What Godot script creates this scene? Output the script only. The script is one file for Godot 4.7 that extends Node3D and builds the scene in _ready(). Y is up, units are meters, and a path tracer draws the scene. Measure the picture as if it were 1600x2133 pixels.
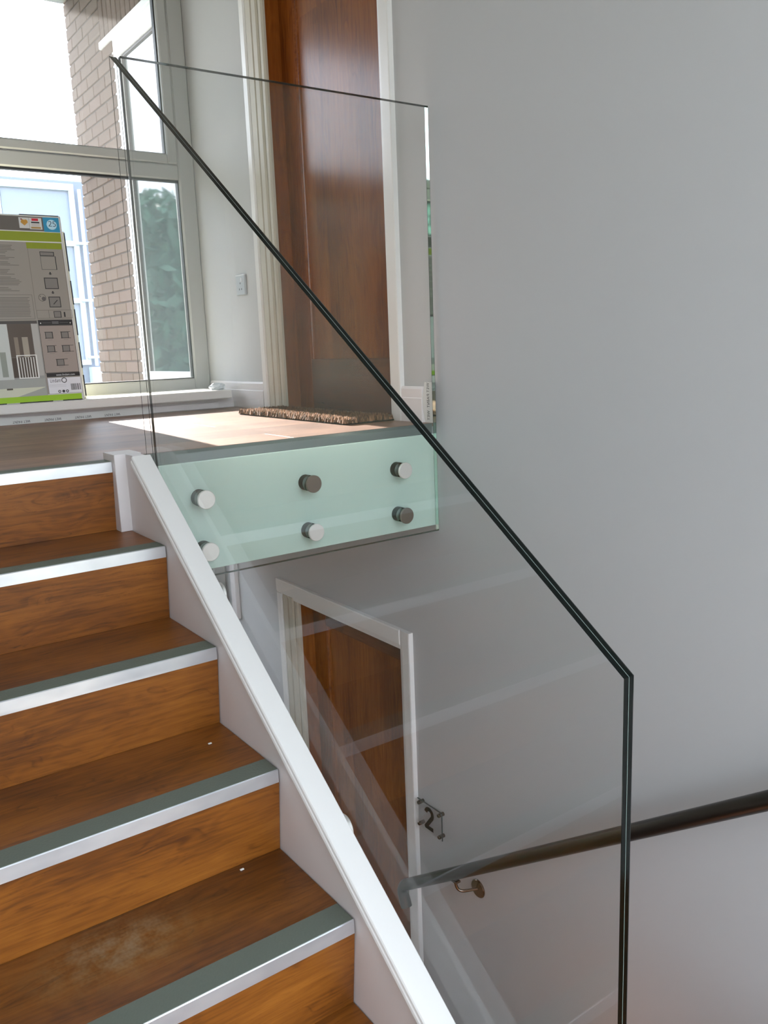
extends Node3D
# Stairwell: oak-look stairs up to a landing, frameless glass balustrades, corner glazing at the landing.
# x to the right, y up (landing floor = 0), z towards the half landing. Metres.

const RISE := 0.18
const GOING := 0.2538
const WALL := 1.085        # face of the right-hand wall
const LOW := -2.84         # floor of the lower storey
const HALF := -1.26        # half landing
const SLOPE := 0.18 / 0.2538
const FULL_TOP := 2.45

var names_used := {}
var M := {}


# ------------------------------------------------------------------ scene tree helpers
func numbered(called: String) -> String:
	if not names_used.has(called):
		names_used[called] = 0
		return called
	names_used[called] += 1
	return "%s_%03d" % [called, names_used[called]]


func tag(o: Node, label: String, category: String, group := "") -> Node:
	o.set_meta("label", label)
	o.set_meta("category", category)
	if group != "":
		o.set_meta("group", group)
	return o


func thing(called: String, label: String, category: String, at := Vector3.ZERO, group := "") -> Node3D:
	var o := Node3D.new()
	o.name = numbered(called)
	add_child(o)
	o.position = at
	tag(o, label, category, group)
	return o


func obj(called: String, st: SurfaceTool, m: Material, parent: Node = null) -> MeshInstance3D:
	var o := MeshInstance3D.new()
	o.mesh = st.commit()
	o.material_override = m
	return put(called, o, parent)


func put(called: String, o: MeshInstance3D, parent: Node = null) -> MeshInstance3D:
	if parent == null:
		o.name = numbered(called)
		add_child(o)
	else:
		o.name = called
		var n := 0
		while parent.has_node(NodePath(o.name)):
			n += 1
			o.name = "%s_%03d" % [called, n]
		parent.add_child(o)
	return o


func again(called: String, mesh: Mesh, m: Material, parent: Node, at: Transform3D) -> MeshInstance3D:
	var o := MeshInstance3D.new()
	o.mesh = mesh
	o.material_override = m
	o.transform = at
	return put(called, o, parent)


func structure(o: Node) -> Node:
	o.set_meta("kind", "structure")
	return o


func st_new() -> SurfaceTool:
	var st := SurfaceTool.new()
	st.begin(Mesh.PRIMITIVE_TRIANGLES)
	return st


# ------------------------------------------------------------------ geometry helpers
# a flat polygon (convex fan) that faces along n; uv in metres, u along ua
func poly(st: SurfaceTool, pts: Array, n: Vector3, ua := Vector3.ZERO, off := Vector2.ZERO) -> void:
	if ua == Vector3.ZERO or absf(ua.dot(n)) > 0.9:
		ua = Vector3.RIGHT if absf(n.x) < 0.8 else Vector3.BACK
	var va := n.cross(ua).normalized()
	for i in range(1, pts.size() - 1):
		var a: Vector3 = pts[0]
		var b: Vector3 = pts[i]
		var c: Vector3 = pts[i + 1]
		if (a - c).cross(a - b).dot(n) < 0.0:
			var t := b
			b = c
			c = t
		for p in [a, b, c]:
			st.set_normal(n)
			st.set_uv(Vector2(p.dot(ua), p.dot(va)) + off)
			st.add_vertex(p)


# box with small chamfers
func box(st: SurfaceTool, lo: Vector3, hi: Vector3, ch := 0.0, ua := Vector3.RIGHT, off := Vector2.ZERO) -> void:
	var c := (lo + hi) / 2.0
	var h := (hi - lo) / 2.0
	ch = minf(ch, minf(h.x, minf(h.y, h.z)) * 0.9)
	for ax in 3:
		for s in [-1.0, 1.0]:
			var n := Vector3.ZERO
			n[ax] = s
			var b := (ax + 1) % 3
			var d := (ax + 2) % 3
			var pts := []
			for k in [[-1, -1], [1, -1], [1, 1], [-1, 1]]:
				var p := c
				p[ax] += s * h[ax]
				p[b] += k[0] * (h[b] - ch)
				p[d] += k[1] * (h[d] - ch)
				pts.append(p)
			poly(st, pts, n, ua, off)
	if ch <= 0.0:
		return
	for ax in 3:
		var b := (ax + 1) % 3
		var d := (ax + 2) % 3
		for sb in [-1.0, 1.0]:
			for sd in [-1.0, 1.0]:
				var n := Vector3.ZERO
				n[b] = sb
				n[d] = sd
				var pts := []
				for k in [[-1, 0], [1, 0], [1, 1], [-1, 1]]:
					var p := c
					p[ax] += k[0] * (h[ax] - ch)
					p[b] += sb * (h[b] - (ch if k[1] == 1 else 0.0))
					p[d] += sd * (h[d] - (0.0 if k[1] == 1 else ch))
					pts.append(p)
				poly(st, pts, n.normalized(), ua, off)
	for sx in [-1.0, 1.0]:
		for sy in [-1.0, 1.0]:
			for sz in [-1.0, 1.0]:
				var s := Vector3(sx, sy, sz)
				var pts := []
				for ax in 3:
					var p := c
					for j in 3:
						p[j] += s[j] * (h[j] - (0.0 if j == ax else ch))
					pts.append(p)
				poly(st, pts, s.normalized(), ua, off)


# a (z, y) outline drawn out along x
func prism_x(st: SurfaceTool, outline: PackedVector2Array, x0: float, x1: float, ua := Vector3.RIGHT, off := Vector2.ZERO) -> void:
	var tri := Geometry2D.triangulate_polygon(outline)
	for s in [[x0, -1.0], [x1, 1.0]]:
		for i in range(0, tri.size(), 3):
			var pts := []
			for j in 3:
				var q := outline[tri[i + j]]
				pts.append(Vector3(s[0], q.y, q.x))
			poly(st, pts, Vector3(s[1], 0, 0), ua, off)
	sides(st, outline, func(q: Vector2, k: int): return Vector3(x1 if k else x0, q.y, q.x), func(q: Vector2): return Vector3(0, q.y, q.x), ua, off)


# an (x, y) outline drawn out along z
func prism_z(st: SurfaceTool, outline: PackedVector2Array, z0: float, z1: float, ua := Vector3.BACK, off := Vector2.ZERO) -> void:
	var tri := Geometry2D.triangulate_polygon(outline)
	for s in [[z0, -1.0], [z1, 1.0]]:
		for i in range(0, tri.size(), 3):
			var pts := []
			for j in 3:
				var q := outline[tri[i + j]]
				pts.append(Vector3(q.x, q.y, s[0]))
			poly(st, pts, Vector3(0, 0, s[1]), ua, off)
	sides(st, outline, func(q: Vector2, k: int): return Vector3(q.x, q.y, z1 if k else z0), func(q: Vector2): return Vector3(q.x, q.y, 0), ua, off)


# an (x, z) outline drawn out along y
func prism_y(st: SurfaceTool, outline: PackedVector2Array, y0: float, y1: float, ua := Vector3.UP, off := Vector2.ZERO) -> void:
	var tri := Geometry2D.triangulate_polygon(outline)
	for s in [[y0, -1.0], [y1, 1.0]]:
		for i in range(0, tri.size(), 3):
			var pts := []
			for j in 3:
				var q := outline[tri[i + j]]
				pts.append(Vector3(q.x, s[0], q.y))
			poly(st, pts, Vector3(0, s[1], 0), ua, off)
	sides(st, outline, func(q: Vector2, k: int): return Vector3(q.x, y1 if k else y0, q.y), func(q: Vector2): return Vector3(q.x, 0, q.y), ua, off)


func sides(st: SurfaceTool, outline: PackedVector2Array, at: Callable, flat: Callable, ua: Vector3, off: Vector2) -> void:
	var area := 0.0
	for i in outline.size():
		area += outline[i].cross(outline[(i + 1) % outline.size()])
	for i in outline.size():
		var a := outline[i]
		var b := outline[(i + 1) % outline.size()]
		var e := (b - a).normalized()
		var n2 := Vector2(e.y, -e.x) * signf(area)
		var n: Vector3 = flat.call(n2)
		poly(st, [at.call(a, 0), at.call(b, 0), at.call(b, 1), at.call(a, 1)], n, ua, off)


# profile of (radius, height) turned about an axis through at
func lathe(st: SurfaceTool, profile: Array, at: Vector3, axis: Vector3, seg := 28) -> void:
	var side := axis.cross(Vector3.UP if absf(axis.y) < 0.9 else Vector3.RIGHT).normalized()
	var other := axis.cross(side)
	for k in profile.size() - 1:
		var p: Vector2 = profile[k]
		var q: Vector2 = profile[k + 1]
		var e := (q - p).normalized()
		for i in seg:
			var quad := []
			var norms := []
			for c in [[i, p], [i + 1, p], [i + 1, q], [i, q]]:
				var a: float = TAU * c[0] / seg
				var out := side * cos(a) + other * sin(a)
				quad.append(at + out * c[1].x + axis * c[1].y)
				norms.append((out * e.y - axis * e.x).normalized())
			tri_n(st, [quad[0], quad[1], quad[2]], [norms[0], norms[1], norms[2]])
			tri_n(st, [quad[0], quad[2], quad[3]], [norms[0], norms[2], norms[3]])


func tri_n(st: SurfaceTool, p: Array, n: Array) -> void:
	var order := [0, 1, 2]
	if (p[0] - p[2]).cross(p[0] - p[1]).dot(n[0] + n[1] + n[2]) < 0.0:
		order = [0, 2, 1]
	for k in order:
		st.set_normal(n[k])
		st.set_uv(Vector2(p[k].x + p[k].z, p[k].y))
		st.add_vertex(p[k])


func tube(st: SurfaceTool, path: Array, r: float, seg := 16, capped := true) -> void:
	var rings := []
	var up := Vector3(0.31, 0.2, 0.93)
	for i in path.size():
		var d: Vector3 = (path[mini(i + 1, path.size() - 1)] - path[maxi(i - 1, 0)]).normalized()
		var s := d.cross(up).normalized()
		up = s.cross(d).normalized()
		var ring := []
		for k in seg:
			var a := TAU * k / seg
			ring.append(s * cos(a) + up * sin(a))
		rings.append(ring)
	for i in path.size() - 1:
		for k in seg:
			var j := (k + 1) % seg
			var a: Vector3 = rings[i][k]
			var b: Vector3 = rings[i][j]
			var c: Vector3 = rings[i + 1][j]
			var d: Vector3 = rings[i + 1][k]
			tri_n(st, [path[i] + a * r, path[i] + b * r, path[i + 1] + c * r], [a, b, c])
			tri_n(st, [path[i] + a * r, path[i + 1] + c * r, path[i + 1] + d * r], [a, c, d])
	if capped:
		for e in [0, path.size() - 1]:
			var n: Vector3 = (path[e] - path[1 if e == 0 else e - 1]).normalized()
			var pts := []
			for k in seg:
				pts.append(path[e] + rings[e][k] * r)
			poly(st, pts, n)


func bend(points: Array, r: float, steps := 8) -> Array:      # a polyline with rounded corners
	var out := [points[0]]
	for i in range(1, points.size() - 1):
		var a: Vector3 = points[i] + (points[i - 1] - points[i]).normalized() * r
		var b: Vector3 = points[i] + (points[i + 1] - points[i]).normalized() * r
		for k in steps + 1:
			var t := float(k) / steps
			out.append(a.lerp(points[i], t).lerp(points[i].lerp(b, t), t))
	out.append(points[points.size() - 1])
	return out


func lettering(text: String, high: float, m: Material, parent: Node, at: Transform3D, called := "lettering", bold := false) -> MeshInstance3D:
	var t := TextMesh.new()
	t.text = text
	var f := SystemFont.new()
	f.font_names = PackedStringArray(["Droid Sans"])
	if bold:
		f.font_weight = 700
	if bold:
		var fv := FontVariation.new()
		fv.base_font = f
		fv.variation_embolden = 0.9
		t.font = fv
	else:
		t.font = f
	t.font_size = 64
	t.pixel_size = high / 46.0
	t.depth = 0.0004
	t.curve_step = 1.0
	var o := MeshInstance3D.new()
	o.mesh = t
	o.material_override = m
	o.transform = at
	return put(called, o, parent)


# ------------------------------------------------------------------ materials
func plain(c: Color, rough := 0.6, metal := 0.0, spec := 0.5) -> StandardMaterial3D:
	var m := StandardMaterial3D.new()
	m.albedo_color = c
	m.roughness = rough
	m.metallic = metal
	m.metallic_specular = spec
	return m


func noise_tex(freq: float, w: int, h: int, a: Color, b: Color, oct := 4, sd := 1) -> NoiseTexture2D:
	var n := FastNoiseLite.new()
	n.seed = sd
	n.frequency = freq
	n.fractal_octaves = oct
	var t := NoiseTexture2D.new()
	t.width = w
	t.height = h
	t.seamless = true
	t.noise = n
	var g := Gradient.new()
	g.set_color(0, a)
	g.set_color(1, b)
	t.color_ramp = g
	return t


# oak grain along u; rows of the picture run along v
func wood_image(w: int, h: int, dark: Color, mid: Color, light: Color, sd: int, along_u := true, dust := Rect2()) -> Image:
	var big := FastNoiseLite.new()
	big.seed = sd
	big.frequency = 0.004
	big.fractal_octaves = 3
	var fine := FastNoiseLite.new()
	fine.seed = sd + 7
	fine.frequency = 0.03
	fine.fractal_octaves = 3
	var speck := FastNoiseLite.new()
	speck.seed = sd + 13
	speck.frequency = 0.11
	speck.fractal_octaves = 2
	var im := Image.create(w, h, false, Image.FORMAT_RGB8)
	for y in h:
		for x in w:
			var u := float(x if along_u else y)
			var v := float(y if along_u else x)
			var warp := big.get_noise_2d(u * 0.8, v * 3.0)
			var ring := sin((v * 0.10 + warp * 13.0) * 1.6) * 0.5 + 0.5
			var f := fine.get_noise_2d(u * 0.14, v * 6.0 + warp * 40.0)
			var s := speck.get_noise_2d(u * 0.16, v * 7.0)
			var t := 0.5 + 0.40 * big.get_noise_2d(u * 0.6 + 500.0, v * 2.0) + 0.10 * (ring - 0.5) + 0.22 * f + 0.22 * minf(s, 0.0)
			var vein := fine.get_noise_2d(u * 0.05 + 900.0, v * 1.7 + warp * 55.0)
			t -= 0.26 * exp(-vein * vein * 420.0) * (0.5 + fine.get_noise_2d(u * 0.3, v * 0.6))
			t = clampf(t, 0.0, 1.0)
			var c := dark.lerp(mid, t * 2.0) if t < 0.5 else mid.lerp(light, t * 2.0 - 1.0)
			if dust.size.x > 0.0:
				var d := (Vector2(x, y) - dust.get_center()) / (dust.size / 2.0)
				var k := exp(-d.length_squared() * 2.0) * (0.60 + 0.35 * speck.get_noise_2d(u * 1.6, v * 1.6) + 0.7 * fine.get_noise_2d(u, v))
				c = c.lerp(Color(0.62, 0.57, 0.50), clampf(k * 0.64, 0.0, 0.6))
			im.set_pixel(x, y, c)
	return im


func wood(im: Image, scale: Vector2, rough: float, coat := 0.0) -> StandardMaterial3D:
	var m := plain(Color.WHITE, rough)
	m.albedo_texture = ImageTexture.create_from_image(im)
	m.uv1_scale = Vector3(scale.x, scale.y, 1)
	if coat > 0.0:
		m.clearcoat_enabled = true
		m.clearcoat = coat
		m.clearcoat_roughness = 0.32
	return m


func shifted(m: StandardMaterial3D, off: Vector2, tone := 1.0) -> StandardMaterial3D:
	var c: StandardMaterial3D = m.duplicate()
	c.uv1_offset = Vector3(off.x, off.y, 0)
	c.albedo_color = Color(tone, tone, tone)
	return c


func make_materials() -> void:
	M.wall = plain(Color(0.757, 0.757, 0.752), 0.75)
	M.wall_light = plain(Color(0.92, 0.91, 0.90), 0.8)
	var wn := noise_tex(0.03, 256, 256, Color(0.4, 0.4, 0.4), Color(0.6, 0.6, 0.6), 5, 3)
	M.wall.heightmap_enabled = true
	M.wall.heightmap_texture = wn
	M.wall.heightmap_scale = 0.04
	M.wall.uv1_triplanar = true
	M.wall.uv1_world_triplanar = true
	M.wall.uv1_scale = Vector3(3, 3, 3)
	M.ceiling = plain(Color(0.9, 0.9, 0.89), 0.85)
	M.gloss_white = plain(Color(0.90, 0.89, 0.87), 0.32)
	M.satin = plain(Color(0.885, 0.86, 0.85), 0.45)
	M.cream = plain(Color(0.74, 0.71, 0.64), 0.5)
	M.upvc_backlit = plain(Color(0.70, 0.70, 0.68), 0.25)  # white plastic, darkened in colour to look backlit
	M.upvc_out = plain(Color(0.92, 0.93, 0.94), 0.25)
	M.plate = plain(Color(0.72, 0.74, 0.76), 0.3)
	M.gasket = plain(Color(0.03, 0.035, 0.05), 0.5)
	var dark := Color(0.31, 0.165, 0.04)
	var mid := Color(0.51, 0.295, 0.08)
	var light := Color(0.64, 0.40, 0.14)
	M.step = wood(wood_image(1024, 256, dark, mid, light, 11), Vector2(0.72, 2.4), 0.42)
	M.step_dusty = wood(wood_image(1024, 256, dark.darkened(0.1), mid.darkened(0.1), light.darkened(0.1), 41, true, Rect2(455, 60, 250, 120)), Vector2(0.72, 2.4), 0.42)
	M.floor = wood(wood_image(1024, 256, Color(0.38, 0.26, 0.19), Color(0.52, 0.38, 0.29), Color(0.62, 0.48, 0.38), 23), Vector2(0.72, 2.4), 0.42)
	M.floor.metallic_specular = 0.8
	M.door = wood(wood_image(256, 1024, Color(0.36, 0.17, 0.045), Color(0.50, 0.265, 0.085), Color(0.60, 0.35, 0.13), 31, false), Vector2(1.6, 0.45), 0.19, 0.0)
	M.door.metallic_specular = 0.42
	M.door_cross = wood(wood_image(512, 256, Color(0.25, 0.12, 0.05), Color(0.38, 0.20, 0.09), Color(0.48, 0.28, 0.14), 37), Vector2(1.2, 2.4), 0.27, 0.0)
	M.aluminium = plain(Color(0.95, 0.955, 0.96), 0.40, 0.8)
	M.aluminium.albedo_texture = noise_tex(0.012, 512, 64, Color(0.80, 0.81, 0.83), Color(0.98, 0.98, 0.98), 4, 19)
	M.aluminium.uv1_scale = Vector3(0.6, 9.0, 1.0)
	M.aluminium.roughness_texture = noise_tex(0.02, 256, 64, Color(0.8, 0.8, 0.8), Color(1, 1, 1), 3, 9)
	M.insert = plain(Color(0.40, 0.43, 0.385), 0.62)
	M.insert.heightmap_enabled = true
	M.insert.heightmap_texture = noise_tex(0.2, 128, 128, Color.BLACK, Color.WHITE, 2, 5)
	M.insert.heightmap_scale = 0.05
	M.insert.uv1_triplanar = true
	M.insert.uv1_scale = Vector3(6, 6, 6)
	M.steel = plain(Color(0.90, 0.89, 0.86), 0.45, 0.6)
	M.steel_dark_reflection = plain(Color(0.52, 0.49, 0.45), 0.4, 0.8)  # same steel, with a dark reflection put into the colour
	M.polished = plain(Color(0.80, 0.80, 0.78), 0.14, 1.0)
	M.bracket = plain(Color(0.50, 0.47, 0.44), 0.22, 1.0)
	M.rail = plain(Color(0.30, 0.285, 0.265), 0.33, 1.0)
	M.rubber = plain(Color(0.05, 0.05, 0.045), 0.6)
	# balustrade glass: clear sheets, dark green where it is seen through its edge
	M.glass = plain(Color(0.10, 0.29, 0.20, 0.055), 0.02)
	M.glass.metallic_specular = 0.38
	M.glass.transparency = BaseMaterial3D.TRANSPARENCY_ALPHA
	M.edge = plain(Color(0.008, 0.028, 0.018), 0.10, 0.0, 0.3)
	M.interlayer = plain(Color(0.50, 0.56, 0.53), 0.3)
	M.pane = plain(Color(0.9, 0.93, 0.95, 0.03), 0.02)
	M.pane.transparency = BaseMaterial3D.TRANSPARENCY_ALPHA
	M.pane.backlight_enabled = true
	M.pane.backlight = Color(0.04, 0.04, 0.04)
	M.dusty_pane = M.pane.duplicate()
	M.dusty_pane.backlight = Color(0.14, 0.14, 0.14)
	M.far_pane = plain(Color(0.16, 0.26, 0.27), 0.04, 0.0, 1.0)  # teal base colour carries part of the mirrored trees
	M.mirror = plain(Color(0.80, 0.88, 0.84), 0.03, 1.0)
	M.far_pane.clearcoat_enabled = true
	M.far_pane.clearcoat = 1.0
	M.far_pane.clearcoat_roughness = 0.03
	M.fascia = plain(Color(0.80, 0.89, 0.83), 0.5)
	M.acrylic = plain(Color(0.8, 0.82, 0.82, 0.08), 0.03)
	M.acrylic.transparency = BaseMaterial3D.TRANSPARENCY_ALPHA
	M.black = plain(Color(0.02, 0.02, 0.03), 0.5)
	M.mortar = plain(Color(0.29, 0.245, 0.215), 0.9)
	M.paper = plain(Color(0.88, 0.88, 0.86), 0.7)
	M.ink = plain(Color(0.13, 0.13, 0.14), 0.7)


# ------------------------------------------------------------------ glass balustrades
# outline in the panel's own plane, three vectors: the point of (a, b) at thickness t is o + a*ea + b*eb + t*n
func glass_panel(root: Node3D, outline: PackedVector2Array, o: Vector3, ea: Vector3, eb: Vector3, n: Vector3, thick: float, kinds: Array) -> void:   # kinds, per side: 0 dark cut edge, 1 arrises only, 2 totally reflecting
	var at := func(q: Vector2, t: float): return o + ea * q.x + eb * q.y + n * t
	var tri := Geometry2D.triangulate_polygon(outline)
	for s in [[0.0, -1.0], [thick, 1.0]]:
		var st := st_new()
		for i in range(0, tri.size(), 3):
			poly(st, [at.call(outline[tri[i]], s[0]), at.call(outline[tri[i + 1]], s[0]), at.call(outline[tri[i + 2]], s[0])], n * s[1])
		obj("glass_sheet", st, M.glass, root)
	var area := 0.0
	for i in outline.size():
		area += outline[i].cross(outline[(i + 1) % outline.size()])
	var edge := st_new()
	var inter := st_new()
	var shiny := st_new()
	var c := 0.0012
	for i in outline.size():
		var a := outline[i]
		var b := outline[(i + 1) % outline.size()]
		var e := (b - a).normalized()
		var n2 := Vector2(e.y, -e.x) * signf(area)
		var n3: Vector3 = ea * n2.x + eb * n2.y
		poly(edge, [at.call(a, 0.0), at.call(b, 0.0), at.call(b - n2 * 0.0, c), at.call(a, c)], (n3 - n * 0.35).normalized())
		poly(edge, [at.call(a, thick - c), at.call(b, thick - c), at.call(b, thick), at.call(a, thick)], (n3 + n * 0.35).normalized())
		if kinds[i] == 1:
			continue
		if kinds[i] == 2:
			poly(shiny, [at.call(a, c), at.call(b, c), at.call(b, thick - c), at.call(a, thick - c)], n3)
			continue
		poly(edge, [at.call(a, c), at.call(b, c), at.call(b, thick - c), at.call(a, thick - c)], n3)
		var k := n2 * 0.0003
		poly(inter, [at.call(a + k, thick / 2 - 0.0004), at.call(b + k, thick / 2 - 0.0004), at.call(b + k, thick / 2 + 0.0004), at.call(a + k, thick / 2 + 0.0004)], n3)
	obj("polished_edge", edge, M.edge, root)
	obj("interlayer", inter, M.interlayer, root)
	if 2 in kinds:
		obj("bright_edge", shiny, M.mirror, root)


# a button fixing: disc in front of the glass, spacer behind it
func standoff(root: Node3D, at: Vector3, n: Vector3, back: float, thick: float, r := 0.0265, m: Material = null) -> void:
	var st := st_new()
	lathe(st, [Vector2(0, 0.012), Vector2(r - 0.0015, 0.012), Vector2(r, 0.0105), Vector2(r, 0.005), Vector2(0, 0.005)], at + n * thick, n)
	var d := obj("standoff_disc", st, m if m else M.steel, root)
	st = st_new()
	lathe(st, [Vector2(0, 0.0004), Vector2(r * 0.95, 0.0004), Vector2(r * 0.95, 0.005), Vector2(0, 0.005)], at + n * thick, n)  # gasket thickened; its black also paints the dark side of the disc
	obj("gasket_shade_ring", st, M.rubber, d)
	st = st_new()
	lathe(st, [Vector2(r * 0.9, -back), Vector2(r * 0.9, 0.0)], at, n)
	obj("spacer", st, M.rubber, d)  # spacer blackened to paint the shadow gap behind the disc


# ------------------------------------------------------------------ doors
func door(number: int, y0: float) -> void:
	var top := y0 + 1.99
	var root := Node3D.new()
	root.name = "door_%d" % number
	add_child(root)
	structure(root)
	var z0 := -1.095
	var z1 := -0.300
	# oak lining of the opening with its stop
	var st := st_new()
	box(st, Vector3(WALL - 0.001, y0, z0 - 0.03), Vector3(WALL + 0.13, top, z0 + 0.002), 0.001)
	box(st, Vector3(WALL - 0.001, y0, z1 - 0.002), Vector3(WALL + 0.13, top, z1 + 0.03), 0.001)
	box(st, Vector3(WALL - 0.001, top - 0.002, z0 - 0.03), Vector3(WALL + 0.13, top + 0.03, z1 + 0.03), 0.001, Vector3.BACK)
	obj("lining", st, M.door, root)
	# door leaf
	var xf := WALL + 0.068
	var stile := 0.112
	var leaf := Node3D.new()
	leaf.name = "door_leaf"
	root.add_child(leaf)
	for s in [[z0 + 0.003, z0 + stile], [z1 - stile, z1 - 0.003]]:
		st = st_new()
		box(st, Vector3(xf, y0 + 0.006, s[0]), Vector3(xf + 0.044, top - 0.004, s[1]), 0.002, Vector3.RIGHT, Vector2(s[0], 0.3))
		obj("stile", st, M.door, leaf)
	for s in [[y0 + 0.006, y0 + 0.215], [top - 0.114, top - 0.004]]:
		st = st_new()
		box(st, Vector3(xf, s[0], z0 + stile + 0.0005), Vector3(xf + 0.044, s[1], z1 - stile - 0.0005), 0.002, Vector3.BACK)
		obj("rail", st, M.door_cross, leaf)
	st = st_new()
	box(st, Vector3(xf + 0.012, y0 + 0.215, z0 + stile), Vector3(xf + 0.03, top - 0.114, z1 - stile), 0.0, Vector3.RIGHT, Vector2(0.2, 0.7))
	obj("panel", st, M.door, leaf)
	st = st_new()
	for s in [[z0 + stile, 1.0], [z1 - stile, -1.0]]:
		prism_y(st, PackedVector2Array([Vector2(xf + 0.001, s[0]), Vector2(xf + 0.0125, s[0]), Vector2(xf + 0.0125, s[0] + 0.018 * s[1]), Vector2(xf + 0.008, s[0] + 0.012 * s[1]), Vector2(xf + 0.004, s[0] + 0.010 * s[1])]), y0 + 0.215, top - 0.114)
	obj("moulding", st, M.door, leaf)
	# architrave, stepped on the far side, plain on the near side
	var edges := [[-1.27, -1.222, 0.021], [-1.222, -1.165, 0.017], [-1.165, -1.118, 0.019], [-1.118, -1.083, 0.014]]
	for e in edges:
		st = st_new()
		prism_y(st, PackedVector2Array([Vector2(WALL + 0.002, e[0]), Vector2(WALL - e[2] + 0.006, e[0]), Vector2(WALL - e[2], e[0] + 0.007), Vector2(WALL - e[2], e[1] - 0.009), Vector2(WALL - e[2] + 0.006, e[1]), Vector2(WALL + 0.002, e[1])]), y0, top + 0.0)
		obj("architrave", st, M.gloss_white if e[0] < -1.25 else M.cream, root)  # outermost band whiter: window light on it is put into the colour
	st = st_new()
	prism_y(st, PackedVector2Array([Vector2(WALL, -0.304), Vector2(WALL - 0.014, -0.304), Vector2(WALL - 0.016, -0.289), Vector2(WALL - 0.019, -0.287), Vector2(WALL - 0.020, -0.246), Vector2(WALL - 0.018, -0.2415), Vector2(WALL, -0.2415)]), y0, top + 0.065)
	obj("architrave", st, M.gloss_white, root)
	st = st_new()
	prism_z(st, PackedVector2Array([Vector2(WALL, top - 0.012), Vector2(WALL - 0.014, top - 0.012), Vector2(WALL - 0.016, top + 0.006), Vector2(WALL - 0.019, top + 0.008), Vector2(WALL - 0.020, top + 0.06), Vector2(WALL - 0.018, top + 0.065), Vector2(WALL, top + 0.065)]), -1.27, -0.304)
	obj("architrave", st, M.gloss_white, root)


# ------------------------------------------------------------------ windows of the landing wall
func frame_bar(st: SurfaceTool, x0: float, x1: float, y0: float, y1: float, zf: float, zb: float) -> void:
	box(st, Vector3(x0, y0, zb), Vector3(x1, y1, zf), 0.006)


func pane_at(root: Node3D, lo: Vector2, hi: Vector2, z: float, m: Material) -> void:
	for k in [0.0, -0.024]:
		var st := st_new()
		poly(st, [Vector3(lo.x, lo.y, z + k), Vector3(hi.x, lo.y, z + k), Vector3(hi.x, hi.y, z + k), Vector3(lo.x, hi.y, z + k)], Vector3(0, 0, 1 if k == 0.0 else -1))
		obj("pane", st, m, root)
	var g := st_new()
	var w := 0.005
	for s in [[lo.x, lo.x + w, lo.y, hi.y], [hi.x - w, hi.x, lo.y, hi.y], [lo.x, hi.x, lo.y, lo.y + w], [lo.x, hi.x, hi.y - w * 1.8, hi.y]]:
		box(g, Vector3(s[0], s[2], z - 0.0235), Vector3(s[1], s[3], z + 0.004))
	obj("gasket", g, M.gasket, root)


func window_upper() -> void:
	var root := Node3D.new()
	root.name = "window_1"
	add_child(root)
	structure(root)
	var zf := -1.87
	var zb := -1.94
	var st := st_new()
	frame_bar(st, 1.005, 1.085, 0.07, 2.30, zf, zb)            # jambs
	frame_bar(st, -0.60, -0.53, 0.07, 2.30, zf, zb)
	frame_bar(st, -0.53, 1.005, 0.07, 0.135, zf, zb)           # bottom rail
	frame_bar(st, -0.53, 1.005, 1.07, 1.137, zf, zb)           # transom
	frame_bar(st, -0.53, 1.005, 2.24, 2.30, zf, zb)
	obj("window_frame", st, M.upvc_backlit, root)
	# fixed lower lights
	pane_at(root, Vector2(-0.53, 0.135), Vector2(1.005, 1.07), zf - 0.02, M.pane)
	# opening sashes above
	for s in [[-0.527, 1.002]]:
		st = st_new()
		for b in [[s[0], s[0] + 0.048, 1.14, 2.237], [s[1] - 0.048, s[1], 1.14, 2.237], [s[0] + 0.048, s[1] - 0.048, 1.14, 1.182], [s[0] + 0.048, s[1] - 0.048, 2.19, 2.237]]:
			frame_bar(st, b[0], b[1], b[2], b[3], zf + 0.006, zb + 0.01)
		obj("sash", st, M.upvc_backlit, root)
		pane_at(root, Vector2(s[0] + 0.048, 1.182), Vector2(s[1] - 0.048, 2.19), zf - 0.02, M.dusty_pane)


func window_simple(number: int, lo: Vector2, hi: Vector2, z: float, zb: float, mullions: Array) -> void:
	var root := Node3D.new()
	root.name = "window_%d" % number
	add_child(root)
	structure(root)
	var st := st_new()
	var w := 0.06
	var zc := minf(z, zb)
	var zd := maxf(z, zb)
	frame_bar(st, lo.x, lo.x + w, lo.y, hi.y, zd, zc)
	frame_bar(st, hi.x - w, hi.x, lo.y, hi.y, zd, zc)
	frame_bar(st, lo.x + w, hi.x - w, lo.y, lo.y + w, zd, zc)
	frame_bar(st, lo.x + w, hi.x - w, hi.y - w, hi.y, zd, zc)
	for x in mullions:
		frame_bar(st, x - w / 2, x + w / 2, lo.y + w, hi.y - w, zd, zc)
	obj("window_frame", st, M.upvc_backlit, root)
	var xs := [lo.x + w]
	for x in mullions:
		xs.append(x - w / 2)
		xs.append(x + w / 2)
	xs.append(hi.x - w)
	for i in range(0, xs.size(), 2):
		pane_at(root, Vector2(xs[i], lo.y + w), Vector2(xs[i + 1], hi.y - w), (z + zb) / 2, M.pane)


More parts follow.
